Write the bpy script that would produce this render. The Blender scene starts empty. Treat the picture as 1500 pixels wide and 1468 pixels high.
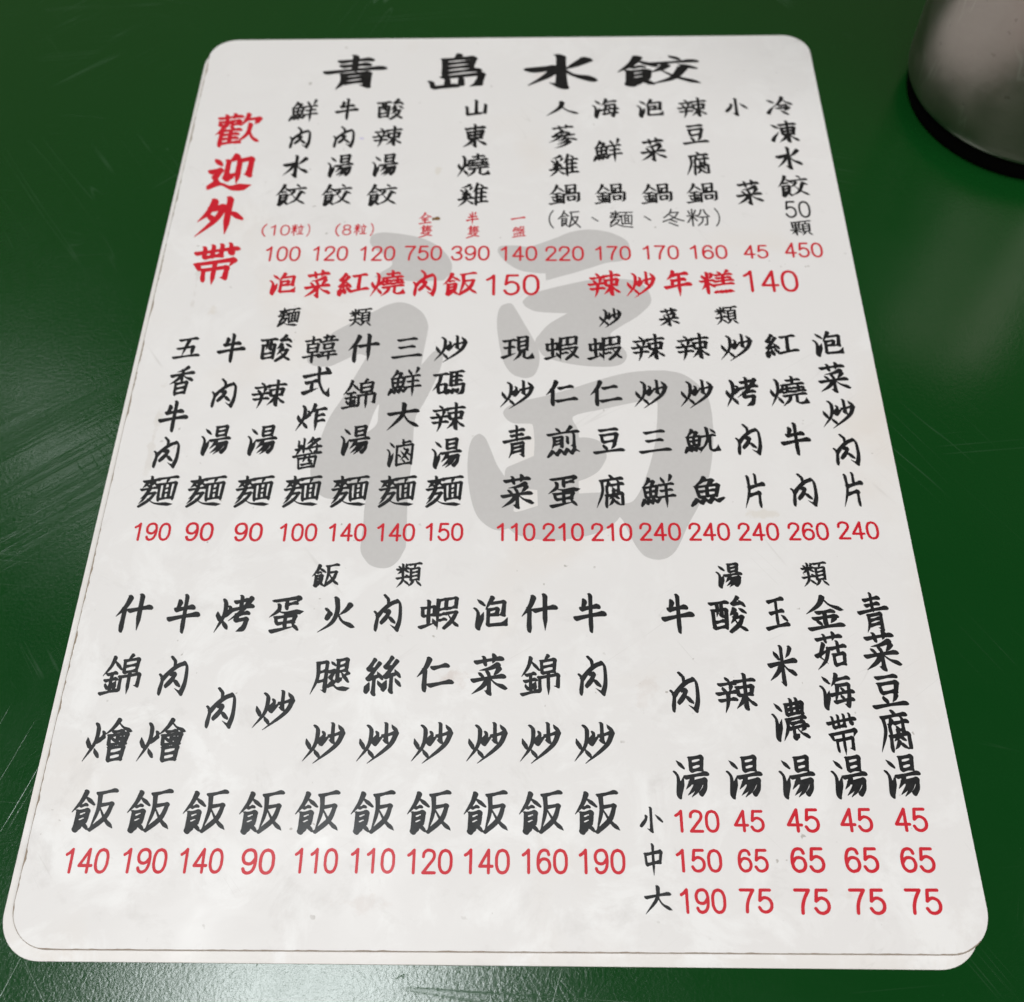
import bpy, math, random
import numpy as np
from mathutils import Matrix, Vector
from mathutils.geometry import delaunay_2d_cdt

scene = bpy.context.scene
COL = scene.collection
MM = 0.001
CARD_W, CARD_H = 210.0, 297.0      # A4 card, millimetres
Z_CARD_A = 0.0008                  # underside of the upper card above the table top
SHEET = 0.0005                     # laminated card thickness
Z_TOP = 0.0014                     # printed face of the upper card

# ------------------------------------------------------------------ camera
cd = bpy.data.cameras.new('camera')
cd.sensor_fit = 'HORIZONTAL'; cd.sensor_width = 36.0; cd.lens = 35.8448
cd.clip_start = 0.01; cd.clip_end = 20.0
cd.dof.use_dof = True; cd.dof.focus_distance = 0.238; cd.dof.aperture_fstop = 17.0
cam = bpy.data.objects.new('camera', cd); COL.objects.link(cam)
rot = Matrix([[0.999858, 0.001251, 0.016779], [0.007105, 0.872553, -0.488468], [-0.015252, 0.488518, 0.872421]])
loc = [0.007136, -0.1705, 0.234373]
cam.matrix_world = Matrix.Translation(Vector((loc[0], loc[1], loc[2] + Z_TOP))) @ rot.to_4x4()
scene.camera = cam
scene.render.resolution_x = 1024; scene.render.resolution_y = 1002

# ------------------------------------------------------------------ light
w = bpy.data.worlds.new('World'); scene.world = w; w.use_nodes = True
nt = w.node_tree; bg = nt.nodes['Background']
tc = nt.nodes.new('ShaderNodeTexCoord'); sx = nt.nodes.new('ShaderNodeSeparateXYZ')
cr = nt.nodes.new('ShaderNodeValToRGB')
nt.links.new(tc.outputs['Generated'], sx.inputs[0]); nt.links.new(sx.outputs['Z'], cr.inputs[0])
cr.color_ramp.elements[0].position = 0.0; cr.color_ramp.elements[0].color = (0.20, 0.17, 0.13, 1)
cr.color_ramp.elements[1].position = 0.86; cr.color_ramp.elements[1].color = (0.05, 0.05, 0.05, 1)
e = cr.color_ramp.elements.new(0.60); e.color = (0.30, 0.25, 0.17, 1)
nt.links.new(cr.outputs[0], bg.inputs[0]); bg.inputs[1].default_value = 0.55

def lamp(name, loc, target, sx_, sy_, power, col):
    l = bpy.data.lights.new(name, 'AREA'); l.shape = 'RECTANGLE'; l.size = sx_; l.size_y = sy_
    l.energy = power; l.color = col
    o = bpy.data.objects.new(name, l); COL.objects.link(o); o.location = loc
    o.rotation_euler = (Vector(target) - Vector(loc)).to_track_quat('-Z', 'Y').to_euler()
    return o
lamp('ceiling_or_fill_lamp', (-0.40, -0.03, 1.8), (-0.30, -0.02, 0), 0.34, 0.50, 15.5, (0.935, 0.985, 1.0))
lamp('ceiling_or_fill_lamp', (-1.07, 1.08, 1.8), (-0.9, 0.9, 0), 0.12, 0.40, 1.1, (0.93, 1.0, 0.97))
lamp('ceiling_or_fill_lamp', (-0.35, -1.20, 1.9), (0.05, 0.0, 0), 1.5, 0.8, 15.0, (1.0, 0.965, 0.955))  # fill lamp behind the camera, added to brighten the cards
lamp('ceiling_or_fill_lamp', (1.25, -1.05, 1.75), (0.05, 0.05, 0), 1.5, 0.9, 18.0, (1.0, 0.965, 0.95))  # second added fill lamp, front right, kept out of the table's reflection

scene.view_settings.view_transform = 'Standard'; scene.view_settings.look = 'None'
scene.view_settings.gamma = 1.0; scene.view_settings.exposure = 0.07

# ------------------------------------------------------------------ materials
class NT:
    def __init__(s, name):
        s.m = bpy.data.materials.new(name); s.m.use_nodes = True
        s.t = s.m.node_tree; s.b = s.t.nodes['Principled BSDF']
    def n(s, kind, **kw):
        x = s.t.nodes.new(kind)
        for k, v in kw.items():
            if k in x.bl_rna.properties: setattr(x, k, v)
            else: x.inputs[k].default_value = v
        return x
    def l(s, a, b): s.t.links.new(a, b)
    def ramp(s, src, stops):
        r = s.n('ShaderNodeValToRGB'); els = r.color_ramp.elements
        els[0].position, els[0].color = stops[0][0], (*stops[0][1], 1) if isinstance(stops[0][1], tuple) else (stops[0][1],) * 3 + (1,)
        els[1].position, els[1].color = stops[-1][0], (*stops[-1][1], 1) if isinstance(stops[-1][1], tuple) else (stops[-1][1],) * 3 + (1,)
        for p, c in stops[1:-1]:
            q = els.new(p); q.color = (*c, 1) if isinstance(c, tuple) else (c, c, c, 1)
        s.l(src, r.inputs[0]); return r.outputs[0]
    def coords(s, scale=(1, 1, 1), rot=(0, 0, 0), off=(0, 0, 0)):
        t = s.n('ShaderNodeTexCoord'); m = s.n('ShaderNodeMapping')
        m.inputs['Scale'].default_value = scale; m.inputs['Rotation'].default_value = rot; m.inputs['Location'].default_value = off
        s.l(t.outputs['Object'], m.inputs[0]); return m.outputs[0]
    def streak(s, scale, rot, off=(0, 0, 0)):
        a = s.coords(rot=(0, 0, -rot), off=off); m = s.n('ShaderNodeMapping'); m.inputs['Scale'].default_value = scale
        s.l(a, m.inputs[0]); return m.outputs[0]
    def noise(s, vec, scale, detail=3.0, rough=0.55, dist=0.0):
        x = s.n('ShaderNodeTexNoise'); x.inputs['Scale'].default_value = scale; x.inputs['Detail'].default_value = detail
        x.inputs['Roughness'].default_value = rough; x.inputs['Distortion'].default_value = dist
        s.l(vec, x.inputs['Vector']); return x.outputs['Fac']
    def mix(s, fac, a, b, mode='MIX'):
        x = s.n('ShaderNodeMix', data_type='RGBA', blend_type=mode)
        if hasattr(fac, 'is_linked'): s.l(fac, x.inputs[0])
        else: x.inputs[0].default_value = fac
        for i, v in ((6, a), (7, b)):
            if hasattr(v, 'is_linked'): s.l(v, x.inputs[i])
            else: x.inputs[i].default_value = (*v, 1)
        return x.outputs[2]
    def math(s, op, a, b=0.0):
        x = s.n('ShaderNodeMath', operation=op)
        for i, v in ((0, a), (1, b)):
            if hasattr(v, 'is_linked'): s.l(v, x.inputs[i])
            else: x.inputs[i].default_value = v
        return x.outputs[0]

def film(M):
    """gloss of the laminating film, shared by the card and everything printed on it"""
    c = M.coords()
    n1 = M.noise(c, 45, 4, 0.6, 0.4); n2 = M.noise(c, 160, 3, 0.6, 0.2)
    r = M.ramp(n1, [(0.3, 0.34), (0.5, 0.45), (0.7, 0.54)])
    M.l(r, M.b.inputs['Roughness'])
    M.b.inputs['IOR'].default_value = 1.43
    bmp = M.n('ShaderNodeBump'); bmp.inputs['Strength'].default_value = 0.16; bmp.inputs['Distance'].default_value = 0.0008
    h = M.math('ADD', M.math('ADD', n1, M.math('MULTIPLY', n2, 0.45)), M.math('MULTIPLY', M.noise(c, 15, 2), 2.2)); M.l(h, bmp.inputs['Height'])
    M.l(bmp.outputs[0], M.b.inputs['Normal'])
    return c, n1, n2

STAINS = [(-0.011, -0.0885, 0.014, 0.010, 0.22, (0.52, 0.40, 0.34)), (-0.0865, 0.026, 0.006, 0.009, 0.20, (0.55, 0.46, 0.34)),
          (0.067, -0.0435, 0.012, 0.005, 0.16, (0.55, 0.47, 0.34)), (-0.022, 0.0825, 0.004, 0.016, 0.20, (0.58, 0.52, 0.40)),
          (-0.03, -0.139, 0.030, 0.006, 0.14, (0.55, 0.45, 0.40)), (0.075, -0.136, 0.022, 0.007, 0.14, (0.55, 0.47, 0.40)),
          (-0.096, -0.02, 0.004, 0.05, 0.14, (0.50, 0.44, 0.36)), (0.035, -0.09, 0.010, 0.014, 0.14, (0.54, 0.44, 0.38)),
          (-0.093, 0.035, 0.003, 0.030, 0.16, (0.45, 0.40, 0.34)), (0.012, 0.128, 0.020, 0.008, 0.10, (0.60, 0.42, 0.38))]
def paper(name, base):
    M = NT(name); c, n1, n2 = film(M)
    big = M.noise(c, 14, 3, 0.6, 0.3)
    stain = M.ramp(big, [(0.56, 0.0), (0.78, 1.0)])
    col = M.mix(M.math('MULTIPLY', stain, 0.6), base, (base[0] * 0.95, base[1] * 0.88, base[2] * 0.80))
    for x, y, rx, ry, k, tint in STAINS:
        tc = M.n('ShaderNodeTexCoord'); mp = M.n('ShaderNodeMapping', vector_type='TEXTURE')
        mp.inputs['Location'].default_value = (x, y, 0); mp.inputs['Scale'].default_value = (rx, ry, 1)
        M.l(tc.outputs['Object'], mp.inputs[0]); sep = M.n('ShaderNodeVectorMath', operation='MULTIPLY'); sep.inputs[1].default_value = (1, 1, 0)
        M.l(mp.outputs[0], sep.inputs[0]); le = M.n('ShaderNodeVectorMath', operation='LENGTH'); M.l(sep.outputs[0], le.inputs[0])
        m = M.ramp(M.math('ADD', le.outputs['Value'], M.math('MULTIPLY', M.noise(c, 130, 4, 0.7), 1.5)), [(0.85, 1.0), (1.75, 0.0)])
        col = M.mix(M.math('MULTIPLY', m, k * 1.5), col, tint)
    # cloudy mottling: whiter and greyer patches, strongest toward the lower left
    cl = M.ramp(M.noise(M.coords(off=(7, 3, 0)), 52, 6, 0.68, 0.6), [(0.50, 0.0), (0.62, 1.0)])
    cg = M.ramp(M.noise(M.coords(off=(1, 8, 0)), 11, 2, 0.5), [(0.40, 0.15), (0.62, 1.0)])
    sp_ = M.n('ShaderNodeSeparateXYZ'); M.l(c, sp_.inputs[0])
    low = M.ramp(M.math('SUBTRACT', M.math('MULTIPLY', sp_.outputs['Y'], -4.0), M.math('MULTIPLY', sp_.outputs['X'], 1.6)), [(0.10, 0.0), (0.42, 1.0)])
    cg = M.math('MAXIMUM', M.math('MULTIPLY', cg, 0.5), low)
    col = M.mix(M.math('MULTIPLY', M.math('MULTIPLY', cl, cg), 0.75), col, (0.84, 0.835, 0.83))
    gr = M.ramp(M.noise(M.coords(off=(2, 5, 0)), 75, 5, 0.7, 0.4), [(0.56, 0.0), (0.70, 1.0)])
    col = M.mix(M.math('MULTIPLY', M.math('MULTIPLY', gr, cg), 0.35), col, (0.58, 0.555, 0.54))
    spk = M.noise(c, 420, 2, 0.5)
    sp = M.ramp(spk, [(0.71, 0.0), (0.745, 1.0)])
    gate = M.ramp(M.noise(M.coords(off=(3, 1, 0)), 60, 2), [(0.52, 0.0), (0.62, 1.0)])
    col = M.mix(M.math('MULTIPLY', M.math('MULTIPLY', sp, gate), 0.55), col, (0.25, 0.22, 0.18))
    # hairline scuffs in the film
    for rot, off in ((0.6, (1, 2, 0)), (-0.9, (5, 0, 0))):
        v = M.streak((7, 90, 1), rot, off)
        a = M.math('ABSOLUTE', M.math('SUBTRACT', M.noise(v, 1.6, 1, 0.4, 0.15), 0.5))
        ln = M.ramp(a, [(0.0, 1.0), (0.0045, 0.0)])
        g = M.ramp(M.noise(M.coords(off=off), 42, 2), [(0.60, 0.0), (0.68, 1.0)])
        col = M.mix(M.math('MULTIPLY', M.math('MULTIPLY', ln, g), 0.22), col, (0.35, 0.33, 0.30))
    M.l(col, M.b.inputs['Base Color'])
    return M.m

def ink(name, col, fade=0.02):
    M = NT(name); c, n1, n2 = film(M)
    f = M.ramp(M.noise(c, 700, 3, 0.7), [(0.40, 0.0), (0.75, 1.0)])
    M.l(M.mix(M.math('MULTIPLY', f, fade), col, (0.60, 0.59, 0.58)), M.b.inputs['Base Color']); return M.m

def table_mat():
    M = NT('green_melamine'); c = M.coords()
    cloud = M.noise(c, 5, 4, 0.6)
    col = M.mix(cloud, (0.0024, 0.040, 0.0056), (0.0038, 0.052, 0.0080))
    # single scratches in several directions
    tot = None
    specs = [(0.10, 3, 150, 0.005, 0), (-0.25, 4, 130, 0.005, 3), (0.72, 5, 170, 0.005, 7), (1.25, 6, 150, 0.004, 11),
             (-0.95, 6, 170, 0.004, 17), (2.2, 8, 120, 0.005, 23), (-0.08, 2, 110, 0.005, 31)]
    for rot, sx_, sy_, wd, off in specs:
        v = M.streak((sx_, sy_, 1), rot, (off, off * 0.7, 0))
        a = M.math('ABSOLUTE', M.math('SUBTRACT', M.noise(v, 1.0, 1, 0.4, 0.25), 0.5))
        ln = M.ramp(a, [(0.0, 1.0), (wd, 0.0)])
        g = M.ramp(M.noise(M.coords(off=(off * 1.3, 4 - off, 0)), 15, 3, 0.6), [(0.60, 0.0), (0.72, 1.0)])
        x = M.math('MULTIPLY', ln, g)
        tot = x if tot is None else M.math('MAXIMUM', tot, x)
    # worn patch where things are slid to and fro, left of the cards
    cx = M.n('ShaderNodeTexCoord'); mp = M.n('ShaderNodeMapping', vector_type='TEXTURE')
    mp.inputs['Location'].default_value = (-0.29, -0.135, 0.03); mp.inputs['Scale'].default_value = (0.11, 0.045, 1.0); mp.inputs['Rotation'].default_value = (0, 0, 0.62)
    M.l(cx.outputs['Object'], mp.inputs[0])
    ln_ = M.n('ShaderNodeVectorMath', operation='LENGTH'); M.l(mp.outputs[0], ln_.inputs[0])
    wear = M.ramp(M.math('ADD', ln_.outputs['Value'], M.math('MULTIPLY', M.noise(c, 35, 3), 0.5)), [(0.55, 1.0), (1.35, 0.0)])
    st = M.noise(M.streak((11, 520, 1), 0.62, (2, 2, 0)), 1.0, 4, 0.7, 0.6)
    streaks = M.math('MULTIPLY', wear, M.ramp(st, [(0.50, 0.0), (0.60, 1.0)]))
    nick = M.ramp(M.noise(c, 330, 2, 0.6, 0.5), [(0.735, 0.0), (0.77, 1.0)])
    ng = M.ramp(M.noise(M.coords(off=(9, 2, 0)), 22, 2), [(0.45, 0.0), (0.58, 1.0)])
    tot = M.math('MAXIMUM', tot, M.math('MULTIPLY', nick, M.math('MULTIPLY', ng, 0.8)))
    col = M.mix(M.math('MULTIPLY', tot, 0.20), col, (0.16, 0.26, 0.18))
    col = M.mix(M.math('MULTIPLY', streaks, 0.06), col, (0.16, 0.24, 0.18))
    M.l(col, M.b.inputs['Base Color'])
    rg = M.ramp(M.noise(c, 30, 4, 0.65, 0.3), [(0.3, 0.14), (0.7, 0.22)])
    M.l(M.math('ADD', rg, M.math('ADD', M.math('MULTIPLY', tot, 0.15), M.math('MULTIPLY', streaks, 0.10))), M.b.inputs['Roughness'])
    M.b.inputs['IOR'].default_value = 1.45
    fine = M.noise(c, 1000, 3, 0.65)
    b = M.n('ShaderNodeBump'); b.inputs['Strength'].default_value = 0.22; b.inputs['Distance'].default_value = 0.0003
    hgt = M.math('SUBTRACT', M.math('MULTIPLY', fine, 0.75), M.math('ADD', M.math('MULTIPLY', tot, 0.6), M.math('MULTIPLY', streaks, 0.55)))
    M.l(hgt, b.inputs['Height']); M.l(b.outputs[0], M.b.inputs['Normal'])
    return M.m

def steel_mat():
    M = NT('brushed_steel'); c = M.coords(scale=(1, 1, 1))
    M.b.inputs['Metallic'].default_value = 1.0
    g = M.noise(M.coords(scale=(1, 1, 40)), 30, 3, 0.6)
    blot = M.noise(c, 40, 4, 0.65, 0.4)
    col = M.mix(M.ramp(blot, [(0.3, 0.0), (0.7, 1.0)]), (0.335, 0.295, 0.265), (0.42, 0.375, 0.342))
    pit = M.ramp(M.noise(c, 330, 2, 0.5), [(0.69, 0.0), (0.74, 1.0)])
    sc_ = M.math('ABSOLUTE', M.math('SUBTRACT', M.noise(M.streak((30, 30, 8), 0.4, (3, 1, 2)), 1.0, 3, 0.6, 1.2), 0.5))
    hair = M.math('MULTIPLY', M.ramp(sc_, [(0.0, 1.0), (0.012, 0.0)]), M.ramp(M.noise(c, 55, 2), [(0.5, 0.0), (0.6, 1.0)]))
    col = M.mix(M.math('MULTIPLY', hair, 0.3), col, (0.66, 0.64, 0.60))
    col = M.mix(M.math('MULTIPLY', pit, 0.28), col, (0.10, 0.09, 0.08))
    M.l(col, M.b.inputs['Base Color'])
    M.l(M.ramp(blot, [(0.25, 0.26), (0.75, 0.44)]), M.b.inputs['Roughness'])
    b = M.n('ShaderNodeBump'); b.inputs['Strength'].default_value = 0.25; b.inputs['Distance'].default_value = 0.0006
    M.l(M.math('ADD', M.math('MULTIPLY', g, 0.25), blot), b.inputs['Height']); M.l(b.outputs[0], M.b.inputs['Normal'])
    return M.m

PAPER = paper('laminated_card', (0.762, 0.746, 0.738))
PAPER_B = paper('laminated_card_worn', (0.76, 0.735, 0.712))
BLACK = ink('black_ink', (0.005, 0.005, 0.006))
RED = ink('red_ink', (0.57, 0.006, 0.020))
GREY = ink('grey_ink', (0.545, 0.53, 0.522), 0.35)
TABLE = table_mat(); STEEL = steel_mat()
def plain(name, col, rough=0.5):
    M = NT(name); M.b.inputs['Base Color'].default_value = (*col, 1); M.b.inputs['Roughness'].default_value = rough
    M.b.inputs['Specular IOR Level'].default_value = 0.05 if rough > 0.9 else 0.5; return M.m
BROWN = plain('dried_sauce', (0.20, 0.105, 0.03), 0.4)
PURPLE = plain('ink_smudge', (0.60, 0.56, 0.74), 0.5)
RING_BLACK = plain('matte_black', (0.002, 0.002, 0.002), 0.95)
EDGE = plain('worn_edge_and_shade', (0.30, 0.245, 0.19), 0.8)  # worn left edge, plus the shadow line painted along the bottom

# ------------------------------------------------------------------ mesh helpers
def link(name, verts, faces, mat, parent=None, smooth=False, loc=(0, 0, 0)):
    me = bpy.data.meshes.new(name); me.from_pydata([tuple(v) for v in verts], [], faces); me.update()
    if mat: me.materials.append(mat)
    if smooth:
        for p in me.polygons: p.use_smooth = True
    o = bpy.data.objects.new(name, me); COL.objects.link(o); o.location = loc
    if parent: o.parent = parent
    return o

def rounded(wd, ht, r, n=14):
    pts = []
    for cx, cy, a0 in ((wd / 2 - r, ht / 2 - r, 0), (-wd / 2 + r, ht / 2 - r, 90), (-wd / 2 + r, -ht / 2 + r, 180), (wd / 2 - r, -ht / 2 + r, 270)):
        for i in range(n + 1):
            a = math.radians(a0 + 90 * i / n); pts.append((cx + r * math.cos(a), cy + r * math.sin(a)))
    return pts

def slab(wd, ht, r, thick, bev):
    """rounded rectangle plate with a small rounded rim; top face at z = thick"""
    rings = [(bev, 0), (0, bev), (0, thick - bev), (bev * 0.3, thick - bev * 0.3), (bev, thick)]
    V, F = [], []; n = None
    for ins, z in rings:
        P = rounded(wd - 2 * ins, ht - 2 * ins, r - ins); n = len(P)
        V += [(x, y, z) for x, y in P]
    for k in range(len(rings) - 1):
        for i in range(n):
            j = (i + 1) % n; F.append((k * n + i, k * n + j, (k + 1) * n + j, (k + 1) * n + i))
    F.append(tuple(range((len(rings) - 1) * n, len(rings) * n))); F.append(tuple(reversed(range(n))))
    return V, F

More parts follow.
